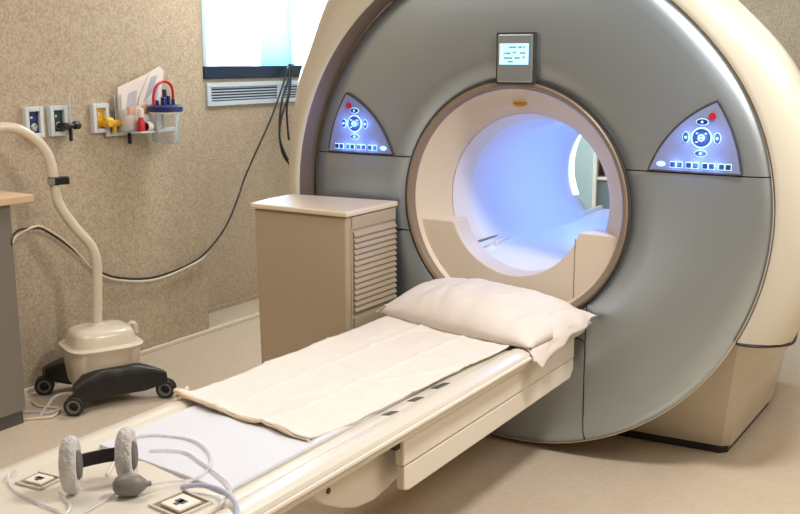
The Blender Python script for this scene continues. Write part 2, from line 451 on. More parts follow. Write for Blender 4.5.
# yellow laser aperture at the top of the funnel
bm = bmesh.new(); spin_axis(bm, [(0, -0.004), (0.03, -0.004), (0.03, 0.002), (0, 0.004)], (0, 0, 0), 'z', 28)
bmesh.ops.scale(bm, verts=bm.verts, vec=(1.0, 0.55, 1)); bmesh.ops.rotate(bm, verts=bm.verts, matrix=Matrix.Rotation(math.radians(48), 3, 'X'))
bmesh.ops.translate(bm, verts=bm.verts, vec=(-0.012, 0.082, ZC+0.399)); obj('laser_aperture', bm, 'yellow', mri)
# narrow groove at the right edge of the table opening
obj('table_opening_trim', tube(bmesh.new(), [(0.27, -0.006, 0.512), (0.315, -0.006, 0.508), (0.335, -0.005, 0.485), (0.336, -0.004, 0.38), (0.336, 0.0, 0.2), (0.337, 0.022, 0.085)], 0.0035, 6, 5), 'seam', mri)

# display above the bore
dz0, dz1 = 1.497, 1.694; dx0, dx1 = -0.066, 0.096
dsp = obj('display_housing', B((dx0+0.006, dx1-0.006, -0.034, 0.0, dz0+0.006, dz1-0.006)), 'face', mri, smooth=False, bevel=0.006)
obj('display_border', B((dx0, dx0+0.007, -0.028, 0, dz0, dz1), (dx1-0.007, dx1, -0.028, 0, dz0, dz1), (dx0+0.007, dx1-0.007, -0.028, 0, dz0, dz0+0.007), (dx0+0.007, dx1-0.007, -0.028, 0, dz1-0.007, dz1)), 'seam', dsp, smooth=False)
sx0, sx1, sz0, sz1 = -0.048, 0.074, 1.572, 1.652
obj('screen', B((sx0, sx1, -0.0365, -0.034, sz0, sz1)), 'screen', dsp, smooth=False)
bm = bmesh.new()
for (x, z, wd) in ((-0.008, 1.638, .030), (0.032, 1.638, .012), (0.052, 1.638, .008), (-0.03, 1.615, .028), (0.01, 1.618, .012), (0.04, 1.616, .020), (-0.03, 1.597, .034), (0.018, 1.597, .016), (0.05, 1.60, .008), (-0.01, 1.583, .018)):
    k = 0
    while k < wd:
        s = random.uniform(.002, .005); box(bm, x+k, x+k+s, -0.0372, -0.0366, z-0.003, z+0.003); k += s+0.0016
obj('screen_text', bm, 'ink', dsp, smooth=False)

# keypads
def keypad(sg, cx, name):
    """sg=+1: right-hand keypad, -1: its mirror on the left"""
    def m(x): return sg*x
    top, bl, br = (0.795, 1.449), (0.557, 1.193), (0.893, 1.193)
    def arc(p, q, bulge, n=16):
        (x0, z0), (x1, z1) = p, q; dx, dz = x1-x0, z1-z0; L = math.hypot(dx, dz); nx, nz = -dz/L, dx/L
        return [(x0+dx*k/n+nx*bulge*4*(k/n)*(1-k/n), z0+dz*k/n+nz*bulge*4*(k/n)*(1-k/n)) for k in range(n)]
    poly = arc(bl, top, 0.038)+arc(top, br, 0.016)+arc(br, bl, 0.0)
    pp = [(m(x), z) for x, z in poly]
    bm = bmesh.new(); prism(bm, pp, 'y', -0.012, 0.0)
    k = obj('keypad', bm, 'panelblue', mri, smooth=False)
    k['label'] = 'triangular backlit keypad on the %s of the scanner face' % ('right' if sg > 0 else 'left')
    rnd = [(x, -0.010, z) for x, z in pp]
    obj('keypad_rim', tube(bmesh.new(), rnd, 0.0048, 6, 1, closed=True), 'seam', k)
    bx, bz = m(cx), 1.318
    def ell(name, x, z, a, b, m_, y0, y1, par, seg=28):
        bm = bmesh.new(); spin_axis(bm, [(0, y0), (1, y0), (1, y1), (0, y1)], (0, 0, 0), 'y', seg)
        for v in bm.verts: v.co.x *= a; v.co.z *= b
        bmesh.ops.translate(bm, verts=bm.verts, vec=(x, 0, z)); return obj(name, bm, m_, par, smooth=False)
    # centre dial
    ell('dial_glow', bx, bz, .038, .038, 'keyglow', -0.0135, -0.012, k)
    d = ell('dial_key', bx, bz, .032, .032, 'key', -0.0165, -0.0135, k)
    bm = bmesh.new(); tube(bm, [(bx+.011*math.cos(q*PI/6), -0.017, bz+.011*math.sin(q*PI/6)) for q in range(12)], 0.0018, 5, 1, closed=True)
    box(bm, bx-.008, bx+.008, -0.0185, -0.0165, bz-.0015, bz+.0015)
    for q in (PI*.25, PI*1.25, PI*.75):
        x, z = bx+.022*math.cos(q), bz+.022*math.sin(q); box(bm, x-.004, x+.004, -0.018, -0.0165, z-.002, z+.002)
    obj('dial_mark', bm, 'keyglow', d, smooth=False)
    for dx, dz, a, b in ((0, .056, .020, .010), (0, -.056, .020, .010), (.056, 0, .010, .018), (-.056, 0, .010, .018)):
        ell('arrow_glow', bx+dx, bz+dz, a+.003, b+.003, 'keyglow', -0.0135, -0.012, k, 20)
        kk = ell('arrow_key', bx+dx, bz+dz, a, b, 'key', -0.0165, -0.0135, k, 20)
        ell('arrow_mark', bx+dx, bz+dz, .0045, .0045, 'keyglow', -0.0175, -0.0165, kk, 12)
    xs = [.604, .648, .672, .706, .730, .764, .788, .822, .846]
    for i, x in enumerate(xs):
        X = m(x); z = 1.218
        if i == 0:
            ell('start_glow', X, z, .017, .010, 'keyglow', -0.0135, -0.012, k, 18); continue
        obj('row_glow', B((X-.0115, X+.0115, -.0135, -.012, z-.012, z+.012)), 'keyglow', k, smooth=False, bevel=0.002)
        obj('row_key', B((X-.009, X+.009, -.0165, -.0135, z-.009, z+.009)), 'key', k, smooth=False, bevel=0.002)
    ell('stop_button', m(.781), 1.395, .0125, .0125, 'red', -0.019, -0.012, k, 24)
    # added point lights floating before the keypad to wash it blue
    for x, z, e in ((cx, 1.318, .085), (cx-.05, 1.318, .04), (cx+.05, 1.318, .04), (cx, 1.262, .05), (.66, 1.22, .04), (.73, 1.22, .04), (.80, 1.22, .04)):
        L = bpy.data.lights.new('keypad_wash_light', 'POINT'); L.energy = e*3.4; L.color = (.16, .32, 1.0); L.shadow_soft_size = 0.012
        lo = bpy.data.objects.new('keypad_wash_light', L); COL.objects.link(lo); lo.parent = mri
        lo.location = Vector((m(x), -0.034, z))-mri.location
keypad(1, 0.746, 'right'); keypad(-1, 0.752, 'left')

# bore lamps (cool light in the tunnel)
def area(name, loc, rot, sx, sy, e, col, parent=None, spread=PI):
    L = bpy.data.lights.new(name, 'AREA'); L.shape = 'RECTANGLE'; L.size = sx; L.size_y = sy; L.energy = e; L.color = col; L.spread = spread
    o = bpy.data.objects.new(name, L); COL.objects.link(o); o.location = loc; o.rotation_euler = rot
    if parent: o.parent = parent; o.location = Vector(loc)-parent.location
    return o
area('bore_lamp', (0.0, 0.85, ZC+0.285), (0, 0, 0), 0.10, 0.8, 3.6, (.22, .38, 1.0), mri)

# ------------------------------------------------------------------ patient table
tb = thing('patient_table', 'long cream patient table running out from the scanner', 'table', (0, -1.3, 0))
Y0, Y1 = -2.75, 0.02
def prof_top():
    h = [(0, .588), (.262, .588), (.272, .592), (.284, .600), (.300, .603), (.318, .603), (.328, .600), (.345, .596), (.350, .588), (.350, .572), (.343, .562), (0, .562)]
    return h+[(-x, z) for x, z in reversed(h[1:-1])]
bm = bmesh.new(); prism(bm, prof_top(), 'y', Y0, Y1)
obj('tabletop', bm, 'cream', tb, angle=20)
obj('under_frame', B((-.332, .332, Y0+.02, 0.0, .540, .562)), 'cream2', tb, smooth=False, bevel=.003)
for s in (-1, 1):
    obj('edge_rail', B((min(s*.349, s*.357), max(s*.349, s*.357), Y0, 0.0, .574, .584)), 'white', tb, smooth=False, bevel=.002)
# side beams
for s in (-1, 1):
    bm = bmesh.new()
    xo = s*.313; xi = s*.283
    pu = [(-1.325, .535), (-1.325, .447), (-.06, .447), (-.06, .535)]
    prism(bm, pu, 'x', min(xo, xi), max(xo, xi))
    pl = [(-1.318, .443), (-1.318, .372), (-1.29, .362), (-.085, .368), (-.055, .40), (-.055, .443)]
    x2 = s*.310; prism(bm, pl, 'x', min(x2, xi), max(x2, xi))
    obj('side_beam', bm, 'cream2', tb, smooth=False, bevel=.005)
# inner carrier with its rounded nose
bm = bmesh.new()
pn = [(-1.66, .532), (-1.675, .50), (-1.655, .465), (-1.60, .42), (-1.52, .378), (-1.45, .352), (-1.36, .340), (-1.28, .352), (-1.2, .37), (-.03, .37), (-.03, .532)]
prism(bm, pn, 'x', -.235, .235); car = obj('carrier', bm, 'cream2', tb, smooth=False, bevel=.006)
cb = bmesh.new(); cyl(cb, (.235, -1.585, .455), .0085, 0, .003, 'x', 16); obj('screw', cb, 'black', car, smooth=False)
obj('carrier_lip', B((.235, .30, -1.345, -1.325, .50, .535)), 'black', tb, smooth=False)
# painted gap shadows by the tabletop edge are drawn with the sheet
for (ya, yb) in ((-1.335, -1.235), (-1.16, -1.06), (-1.0, -.90)):
    pass
# foot module: raised moulding and pockets
obj('foot_moulding', prism(bmesh.new(), [(-.27, -2.72), (.262, -2.72), (.262, -1.99), (.07, -1.965), (-.07, -1.94), (-.27, -1.96)], 'z', .585, .598), 'cream', tb, smooth=False, bevel=.006)
def pocket(cx, cy, sx, sy, rot):
    Rm = Matrix.Rotation(rot, 3, 'Z')
    def tr(bm):
        bmesh.ops.rotate(bm, verts=bm.verts, matrix=Rm); bmesh.ops.translate(bm, verts=bm.verts, vec=(cx, cy, 0)); return bm
    p = obj('pocket', tr(B((-sx, sx, -sy, sy, .5982, .5992))), 'taupe', tb, smooth=False)
    obj('pocket_rim', tr(B((-sx-.006, -sx, -sy, sy, .598, .605), (sx, sx+.006, -sy, sy, .598, .605), (-sx-.006, sx+.006, -sy-.006, -sy, .598, .605), (-sx-.006, sx+.006, sy, sy+.006, .598, .605))), 'cream', p, smooth=False, bevel=.002)
    q = obj('latch', tr(B((-sx*.72, sx*.72, -sy*.72, sy*.72, .599, .607))), 'white', p, smooth=False, bevel=.003)
    obj('latch_slot', tr(B((-sx*.3, sx*.3, -sy*.15, sy*.2, .607, .6085), (-sx*.1, sx*.15, -sy*.4, sy*.2, .607, .6085))), 'counterd', q, smooth=False)
pocket(.185, -2.080, .046, .046, -.12)
pocket(-.195, -2.165, .036, .032, .1)
pocket(.10, -2.29, .022, .03, .3)

# white pad on the table, under the sheet
bm = bmesh.new(); prism(bm, [(-.255, -1.93), (.07, -1.955), (.222, -1.972), (.225, -.2), (-.255, -.2)], 'z', .588, .601)
tag(obj('table_pad', bm, 'pad', None, smooth=False, bevel=.004, loc=(0, -1.2, .588)), 'thin white pad on the patient table, bare between the sheet and the headphones', 'pad')

# sheet
def nz(x, y, s, seed=0): return noise.noise(Vector((x*s, y*s, seed)))
def sheet_pt(u, v):
    xl = -.337; xr = table_interp(v, [(0, .205), (.08, .213), (.15, .228), (.5, .243), (.75, .262), (1, .275)])
    yf = lerp(-1.565, -1.625, u)+.012*nz(u, 0, 5, 3)
    y = lerp(yf, -.22, v); x = lerp(xl, xr, u)+.006*nz(v, 0, 14, 9)*(1 if u > .5 else .6)
    z = .607+.005*nz(x, y, 7, 1)+.0032*nz(x, y, 21, 2)
    # ironed folds
    for fu, h in ((.33, .0042), (.67, .004)): z += h*math.exp(-((u-fu-.02*nz(0, y, 3, 5))/.011)**2)
    for fy, h in ((-1.15, .005), (-.80, .005)): z += h*math.exp(-((y-fy-.02*nz(x, 0, 4, 6))/.009)**2)
    # soft diagonal wrinkles
    q = x*0.6+y*0.9
    z += .0045*math.exp(-((q+.98-.04*nz(x, y, 4, 7))/.012)**2)*max(0, min(1, (u-.25)*4))*max(0, min(1, (.9-u)*4))
    z += .0040*math.exp(-((x*.9-y*.5-.64)/.012)**2)*max(0, min(1, (.8-v)*3))
    # raised, rumpled foot edge, highest at the left corner
    e = math.exp(-(v/.028)**2); z += e*(.010+.012*(1-u)**3+.006*nz(u, 0, 9, 8))
    z += .012*math.exp(-((u)/.05)**2)*math.exp(-(v/.05)**2)
    if u < .02: z -= .004
    return Vector((x, y, z))
bm = bmesh.new(); grid(bm, 90, 180, sheet_pt)
sh = obj('bed_sheet', bm, 'sheet', None, solid=.006, loc=(0, -1, .6), angle=None)
tag(sh, 'folded cream cotton sheet spread along the patient table', 'sheet')
bm = bmesh.new()
hp = []
for k in range(31):
    u = k/30; p = sheet_pt(u, 0.0); hp.append((p.x, p.y-.002, p.z-.007+.002*nz(u, 0, 12, 4)))
tube(bm, hp, lambda t: .0065-.003*t+.002*math.sin(t*25), 8, 2); obj('sheet_hem', bm, 'hem', sh)
bm = bmesh.new()
rh = [(-.345+.012*math.sin(k*.9), -1.555+k*.012, .607+.006*math.sin(k*1.7)) for k in range(6)]
tube(bm, rh, .008, 8, 3); obj('rolled_corner', bm, 'hem', sh)
# flat dark strips painting the gap shadows where the sheet lifts
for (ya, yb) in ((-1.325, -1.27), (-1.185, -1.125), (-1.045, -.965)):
    o = obj('sheet_gap_shadow', prism(bmesh.new(), [(.236, ya), (.258, ya+.010), (.262, yb), (.244, yb-.012)], 'z', .5875, .5895), 'counterd', tb, smooth=False)

# pillow
def pil(u, v, top):
    # u: left to right, v: foot side to scanner side
    a, b = 2*u-1, 2*v-1
    r = max(0.0, (1-abs(a)**3.2)*(1-abs(b)**2.6))
    h = r**.52
    xf = lerp(-.375, .352, u); yf = lerp(-.40, -.555, u)+.03*math.sin(u*PI)*-1
    xb = lerp(-.362, .380, u); yb = lerp(-.025, -.02, u)
    x = lerp(xf, xb, v); y = lerp(yf, yb, v)
    x += .010*nz(v, 1, 5, 11)*(abs(a)**4); y += .012*nz(u, 2, 7, 12)*(abs(b)**4)
    th = lerp(.132, .125, u)*(1-.20*(a*a))
    z = .612+(th*h if top else -.002)
    z += (.014*nz(x, y, 6, 13)+.009*nz(x, y, 13, 14)+.004*nz(x, y, 28, 15)) * (1 if top else 0)*min(1, h*1.5)
    if top:
        # creases running in from the foot edge and corners
        z -= .010*math.exp(-((u-.22-.1*v)/.025)**2)*(1-v)*h
        z -= .008*math.exp(-((u-.42+.12*v)/.02)**2)*(1-v)*h
        z -= .010*math.exp(-((u-.80-.15*v)/.03)**2)*h
        z -= .009*math.exp(-((v-.30-.12*math.sin(u*7))/.05)**2)*h*(.4+.6*abs(nz(u, 3, 5, 16)))
    return Vector((x, y, z))
bm = bmesh.new()
V1 = grid(bm, 60, 44, lambda u, v: pil(u, v, True)); V2 = grid(bm, 60, 44, lambda u, v: pil(u, v, False))
bmesh.ops.remove_doubles(bm, verts=bm.verts, dist=.0035)
pl = obj('pillow', bm, 'linen', None, loc=(0, -.3, .61), angle=None)
tag(pl, 'soft white pillow in a loose case at the scanner end of the table', 'pillow')
# the loose open end of the case hanging over the table edge
LE = [(0, .572), (.10, .530), (.22, .548), (.40, .572), (.6, .590), (.8, .597), (1, .622)]
def flap(u, v):
    y = lerp(-.545, -.03, u); x0 = .290+.045*u; z0 = .622+.058*max(0, math.sin(u*PI))**.6
    zl = table_interp(u, LE); x1 = .368+.022*u+.007*math.sin(u*19)
    if u < .25: y -= .020*v*(1-u*4)
    x = lerp(x0, x1, math.sin(v*PI/2)); z = lerp(z0, zl, v**1.4)
    x += .006*v*nz(u, v, 7, 21); z += .005*v*nz(u, v, 6, 22)
    return Vector((x, y, z))
bm = bmesh.new(); grid(bm, 50, 16, flap); obj('pillowcase_end', bm, 'linen', pl, solid=.004, angle=None)
def lflap(u, v):
    y = lerp(-.40, -.06, u); x = lerp(-.345, -.392+.02*nz(u, v, 5, 31), v); z = lerp(.645, .607+.012*nz(u, v, 6, 33), v)
    return Vector((x, y, z))
bm = bmesh.new(); grid(bm, 24, 8, lflap); obj('pillowcase_edge', bm, 'linen', pl, solid=.004, angle=None)

# ------------------------------------------------------------------ headphones, squeeze bulb, tubing
hpn = thing('headphones', 'headphones with fluffy white covered ear cups and a black headband', 'headphones', (-.05, -2.1, .6))
axd = Vector((.42, .90, 0)).normalized()
def cup(c, tilt, s):
    n_ = Matrix.Rotation(tilt, 3, 'Z') @ axd
    c = Vector(c)
    def orient(bm, rx, rz):
        w_ = n_.cross(Vector((0, 0, 1))).normalized()
        for v in bm.verts:
            p = v.co.copy(); v.co = c+n_*p.z+w_*p.x*rx+Vector((0, 0, 1))*p.y*rz
        return bm
    bm = bmesh.new(); spin_axis(bm, [(0, -.020), (.5, -.022), (.82, -.019), (.97, -.008), (1, .004), (.95, .014), (.8, .021), (.55, .018), (.3, .012), (0, .010)], (0, 0, 0), 'z', 40)
    orient(bm, .042, .072)
    for v in bm.verts:
        d = noise.noise(v.co*60)*.0035+noise.noise(v.co*150)*.0018; v.co += (v.co-c).normalized()*d
    e = obj('ear_cup', bm, 'plush', hpn, angle=None, subsurf=1)
    bm = bmesh.new(); spin_axis(bm, [(0, .011), (.45, .012), (.5, .019), (.40, .024), (0, .024)], (0, 0, 0), 'z', 28); orient(bm, .042, .072) if s > 0 else [setattr(v.co, 'z', -v.co.z) for v in bm.verts] and orient(bm, .042, .072)
    if s < 0: pass
    obj('ear_pad', bm, 'greyfoam', e)
    return c
c1 = cup((-.070, -2.172, .671), -.50, 1); c2 = cup((-.012, -2.056, .667), -.55, 1)
# headband arches away to the back, lying low
side = axd.cross(Vector((0, 0, 1))).normalized()*-1      # towards the far side of the table
bp = []
for k in range(15):
    a = PI*k/14; cc = (c1+c2)/2
    p = cc-axd*(.075*math.cos(a))+side*(.034*max(0, math.sin(a))**.6)+Vector((0, 0, -.006))
    bp.append(p)
bm = bmesh.new(); rings = []
for i, p in enumerate(bp):
    t = (bp[min(i+1, 14)]-bp[max(i-1, 0)]).normalized(); n_ = t.cross(Vector((0, 0, 1))).normalized()
    rings.append([bm.verts.new(p+n_*a+Vector((0, 0, b))) for a, b in ((-.003, -.017), (.003, -.017), (.003, .017), (-.003, .017))])
for a, b in zip(rings, rings[1:]):
    for k in range(4): bm.faces.new((a[k], a[(k+1) % 4], b[(k+1) % 4], b[k]))
bm.faces.new(rings[0]); bm.faces.new(rings[-1])
obj('headband', bm, 'band', hpn, bevel=.0015)
obj('sound_tube', tube(bmesh.new(), [(-.088, -2.195, .607), (-.060, -2.205, .604), (-.015, -2.225, .603), (.01, -2.27, .603), (.0, -2.36, .603)], .0032, 8), 'tube', hpn)
bulb = thing('squeeze_bulb', 'grey rubber squeeze bulb lying by the right ear cup of the headphones', 'call bulb', (.03, -2.09, .6))
bm = bmesh.new(); spin_axis(bm, [(0, -.040), (.010, -.039), (.021, -.030), (.0265, -.012), (.027, .004), (.023, .020), (.013, .032), (.007, .038), (.006, .047), (0, .048)], (.052, -2.106, .6255), Vector((.72, .69, 0)), 32)
obj('bulb', bm, 'bulb', bulb, angle=60)
obj('air_tube', tube(bmesh.new(), [(.085, -2.073, .622), (.096, -2.024, .612), (.118, -1.969, .604), (.105, -1.900, .605), (.045, -1.833, .6055), (-.045, -1.79, .6055), (-.125, -1.794, .6055), (-.19, -1.83, .6055), (-.20, -1.9, .605), (-.13, -1.99, .603), (-.08, -2.06, .603)], .0034, 8), 'tube', bulb)
for o_, nm, lab in ((
    tube(bmesh.new(), [(-.10, -1.90, .606), (-.062, -1.872, .606), (-.009, -1.86, .606), (.069, -1.888, .606), (.142, -1.918, .607), (.21, -1.95, .608), (.25, -1.985, .61), (.275, -2.05, .61)], .003, 8), 'thin_tube', 'thin clear tube crossing the white pad to the table edge'),
    (tube(bmesh.new(), [(.138, -2.031, .612), (.176, -2.008, .617), (.234, -2.002, .617), (.290, -2.022, .613), (.334, -2.06, .609), (.352, -2.12, .602), (.36, -2.3, .602)], .0058, 10), 'thick_tube', 'thick bluish tube curving out of the foot pocket over the table edge'),
    (tube(bmesh.new(), [(-.285, -2.165, .606), (-.278, -2.19, .606), (-.249, -2.21, .603), (-.191, -2.237, .603), (-.11, -2.25, .603), (-.03, -2.255, .603), (.033, -2.262, .603), (.03, -2.19, .603), (.022, -2.125, .603)], .0030, 8), 'looped_tube', 'clear tube looping round the far left pocket of the table foot')):
    tag(obj(nm, o_, 'tubeblue' if nm == 'thick_tube' else 'tube', None, loc=(0, -2.1, .6)), lab, 'tube')
tag(obj('short_tube', tube(bmesh.new(), [(.125, -1.985, .607), (.128, -2.0, .612), (.133, -2.015, .609)], .003, 8), 'tube', None, loc=(.13, -2, .6)), 'short stub of clear tube by the foot pocket', 'tube')

# ------------------------------------------------------------------ louvred cabinet by the scanner
cab = thing('louvred_cabinet', 'beige cabinet with louvred side standing left of the scanner', 'cabinet', (-.73, -.2, 0))
cx0, cx1, cy0, cy1, cz = -.990, -.520, -.415, -.045, 1.0
bm = bmesh.new()
p = [(cx0+.02, cy0), (cx1, cy0), (cx1, cy1), (cx0+.02, cy1)]; q = [(cx0, cy0), (cx1, cy0), (cx1, cy1), (cx0, cy1)]
v0 = [bm.verts.new((x, y, 0.0)) for x, y in p]; v1 = [bm.verts.new((x, y, cz-.022)) for x, y in q]
bm.faces.new(v0); bm.faces.new(v1)
for i in range(4): bm.faces.new((v0[i], v0[(i+1) % 4], v1[(i+1) % 4], v1[i]))
obj('cabinet_body', bm, 'cab', cab, smooth=False, bevel=.008)
bm = bmesh.new(); prism(bm, [(cx0-.012, cy0-.012), (cx1+.012, cy0-.012), (cx1+.012, cy1), (cx0-.012, -.098), (cx0-.045, -.098), (cx0-.045, cy0+.15)], 'z', cz-.020, cz+.002)
obj('cabinet_top', bm, 'cabtop', cab, smooth=False, bevel=.006)
gr = obj('louvre_frame', B((cx1, cx1+.006, cy0+.035, cy1-.01, .925, .975), (cx1, cx1+.004, cy0+.03, cy0+.04, .3, .93)), 'cab', cab, smooth=False, bevel=.002)
bm = bmesh.new()
for k in range(14):
    z = .915-k*.0238
    prism(bm, [(cx1-.002, z), (cx1+.003, z), (cx1+.014, z-.017), (cx1+.014, z-.021), (cx1-.002, z-.021)], 'y', cy0+.045, cy1-.015)
obj('louvre', bm, 'cab', cab, smooth=False)
obj('lower_door', B((cx1, cx1+.008, cy0+.045, cy1-.015, .12, .560)), 'cab', cab, smooth=False, bevel=.003)

# ------------------------------------------------------------------ counter at the left edge
ct = thing('base_cabinet', 'dark grey base cabinet with a pale worktop at the left edge', 'cabinet', (-2.1, -1.4, 0))
obj('cabinet_body', B((XW+.004, -1.93, -2.1, -.90, .06, .985)), 'counter', ct, smooth=False, bevel=.004)
obj('kick_board', B((XW+.004, -1.94, -2.1, -.91, 0.0, .06)), 'counterd', ct, smooth=False)
obj('worktop', B((XW+.004, -1.90, -2.12, -.80, .985, 1.018)), 'wood', ct, smooth=False, bevel=.004)
obj('hinge', B((-1.94, -1.93, -.915, -.905, .80, .84)), 'black', ct, smooth=False, bevel=.002)

# ------------------------------------------------------------------ wheeled stand
st = thing('wheeled_stand', 'ivory wheeled equipment stand with a bent pole and black caster base', 'equipment stand', (-1.93, -.46, 0))
A = Vector((-1.825, -.72, 0)); Bc = Vector((-1.65, -.32, 0)); Cc = Vector((-2.18, -.60, 0)); D = Vector((-2.03, -.20, 0)); ctr = Vector((-1.925, -.46, 0))
u1 = (Bc-A).normalized(); u2 = Vector((-u1.y, u1.x, 0))
# moulded black chassis: arched bars between caster pairs
def bar(P, Q, mid, zc, wd):
    bm = bmesh.new(); n_ = 15; rr = []
    d_ = (Q-P).normalized(); s_ = Vector((-d_.y, d_.x, 0))
    for k in range(n_):
        t = k/(n_-1); c = P.lerp(Q, t)+mid*(math.sin(t*PI))
        e = 1-abs(2*t-1)
        top = lerp(.132, zc, min(1, e*1.7)**.8); bot = lerp(.075, .05, min(1, e*2.2)); hw = lerp(.028, wd, min(1, e*1.5))
        rr.append([bm.verts.new((c.x+s_.x*a*hw, c.y+s_.y*a*hw, z)) for a, z in ((-1, bot), (1, bot), (1.0, lerp(bot, top, .7)), (.75, top), (-.75, top), (-1, lerp(bot, top, .7)))])
    for a, b in zip(rr, rr[1:]):
        for k in range(6): bm.faces.new((a[k], a[(k+1) % 6], b[(k+1) % 6], b[k]))
    bm.faces.new(rr[0]); bm.faces.new(rr[-1]); return bm
in_ = (ctr-(A+Bc)/2)
obj('front_leg_bar', bar(A, Bc, in_*.45, .178, .075), 'black', st, bevel=.006, angle=40)
obj('rear_leg_bar', bar(Cc, D, -in_*.25, .175, .075), 'black', st, bevel=.006, angle=40)
def caster(P, ang):
    dx, dy = math.cos(ang), math.sin(ang)
    bm = bmesh.new(); cyl(bm, P+Vector((0, 0, .060)), .016, 0, .025, 'z', 16)
    axv = Vector((-dy, dx, 0))
    spin_axis(bm, [(0, -.006), (.034, -.006), (.034, .006), (0, .006)], P+Vector((0, 0, .050)), axv, 28)
    f_ = obj('caster_fork', bm, 'black', st)
    for s in (-1, 1):
        bm = bmesh.new(); c = P+axv*(s*.016)+Vector((0, 0, .0455))
        spin_axis(bm, [(.030, -.009), (.042, -.009), (.0455, -.005), (.0455, .005), (.042, .009), (.030, .009), (.030, -.009)], c, axv, 32); obj('tyre', bm, 'rubber', f_)
        bm = bmesh.new(); spin_axis(bm, [(.022, -.009), (.031, -.0095), (.031, .0095), (.022, .009), (.022, -.009)], c, axv, 32); h_ = obj('wheel_hub', bm, 'hub', f_)
for P, a in ((A, .65), (Bc, .55), (Cc, .8), (D, .7)): caster(P, a)
# ivory housing: rounded tapered box with a lip
def rbox(levels, c, ux, uy, seg=36, pw=4.0):
    bm = bmesh.new(); prev = None
    for (a, b, z, ox) in levels:
        ring = []
        for k in range(seg):
            th = 2*PI*k/seg; cs, sn = math.cos(th), math.sin(th)
            q = (abs(cs)**pw+abs(sn)**pw)**(-1/pw)
            p = c+ux*(cs*q*a+ox)+uy*(sn*q*b); ring.append(bm.verts.new((p.x, p.y, z)))
        if prev:
            for k in range(seg): bm.faces.new((prev[k], prev[(k+1) % seg], ring[(k+1) % seg], ring[k]))
        else: bm.faces.new(ring)
        prev = ring
    bm.faces.new(prev); return bm
hs = rbox([(.150, .135, .09, 0), (.160, .142, .17, 0), (.168, .150, .250, 0), (.178, .158, .257, 0), (.180, .160, .266, 0), (.172, .152, .271, 0), (.154, .132, .273, 0), (.150, .128, .283, 0), (.144, .122, .318, 0), (.134, .112, .336, 0), (.112, .090, .346, 0), (.05, .05, .350, 0)], ctr, u1, u2)
h = obj('housing', hs, 'ivory', st, angle=45)
obj('housing_seam', rbox([(.1655, .1475, .185, 0), (.1655, .1475, .187, 0)], ctr, u1, u2), 'taupe', h) if False else None
bm = bmesh.new(); tube(bm, [tuple(ctr+u1*.15+u2*.06+Vector((0, 0, .285))), tuple(ctr+u1*.165+u2*.06+Vector((0, 0, .318))), tuple(ctr+u1*.185+u2*.05+Vector((0, 0, .318))), tuple(ctr+u1*.195+u2*.05+Vector((0, 0, .27)))], .011, 10); obj('hook', bm, 'ivory', st)
PP = [(-1.949, -.457, .34), (-1.946, -.449, .48), (-1.943, -.442, .613), (-1.945, -.447, .686), (-1.953, -.468, .742), (-1.976, -.529, .828), (-1.997, -.587, .93), (-2.003, -.602, 1.00), (-2.006, -.612, 1.115), (-2.012, -.630, 1.178), (-2.026, -.668, 1.235), (-2.048, -.728, 1.282), (-2.066, -.775, 1.297), (-2.081, -.818, 1.298), (-2.090, -.842, 1.284), (-2.096, -.856, 1.25), (-2.098, -.862, 1.20)]
obj('pole', tube(bmesh.new(), PP, lambda t: .0235-.0005*t, 20, 6), 'ivory', st)
bm = bmesh.new(); cyl(bm, (-1.949, -.457, .345), .036, 0, .014, 'z', 28, .004); obj('pole_collar', bm, 'ivory', st)
bm = bmesh.new(); cyl(bm, (-2.098, -.862, 1.14), .022, 0, .062, 'z', 24, .003); obj('arm_tip', bm, 'black', st)
dd = Vector((.6, .8, 0))
bm = bmesh.new(); cyl(bm, (-2.003, -.603, 1.032), .031, 0, .036, 'z', 24, .003)
bm2 = obj('clamp', bm, 'black', st)
bm = bmesh.new()
for v in box(bm, -.012, .034, -.018, .018, -.018, .018):
    p = v.co.copy(); v.co = Vector((-2.003, -.603, 1.05))+dd*(p.x+.03)+Vector((dd.y, -dd.x, 0))*p.y+Vector((0, 0, p.z))
obj('clamp_knob', bm, 'black', bm2, bevel=.006, smooth=False)
bm = bmesh.new()
for v in box(bm, -.03, 0, -.03, -.02, -.014, .014):
    p = v.co.copy(); v.co = Vector((-2.003, -.603, 1.05))+dd*p.x+Vector((dd.y, -dd.x, 0))*(-p.y+.004)+Vector((0, 0, p.z))
obj('clamp_plate', bm, 'chrome', bm2, bevel=.002, smooth=False)

# clear cords coiled on the floor behind the stand
for k, (pts, lab) in enumerate((
    ([(-2.06, -.86, .006), (-2.0, -.80, .008), (-1.93, -.78, .010), (-1.90, -.70, .03), (-1.95, -.62, .05), (-2.02, -.66, .04), (-2.0, -.74, .010), (-1.94, -.82, .006)], 'clear coiled cord on the floor beside the front caster of the stand'),
    ([(-1.99, -.93, .006), (-1.93, -.86, .006), (-1.88, -.80, .008), (-1.94, -.72, .01), (-2.05, -.74, .006), (-2.12, -.72, .006)], 'pale cord trailing on the floor between stand and grey base cabinet'))):
    tag(obj('floor_cord', tube(bmesh.new(), pts, .006, 8), 'wcable' if k else 'tube', None, loc=(-1.95, -.8, 0)), lab, 'cord')

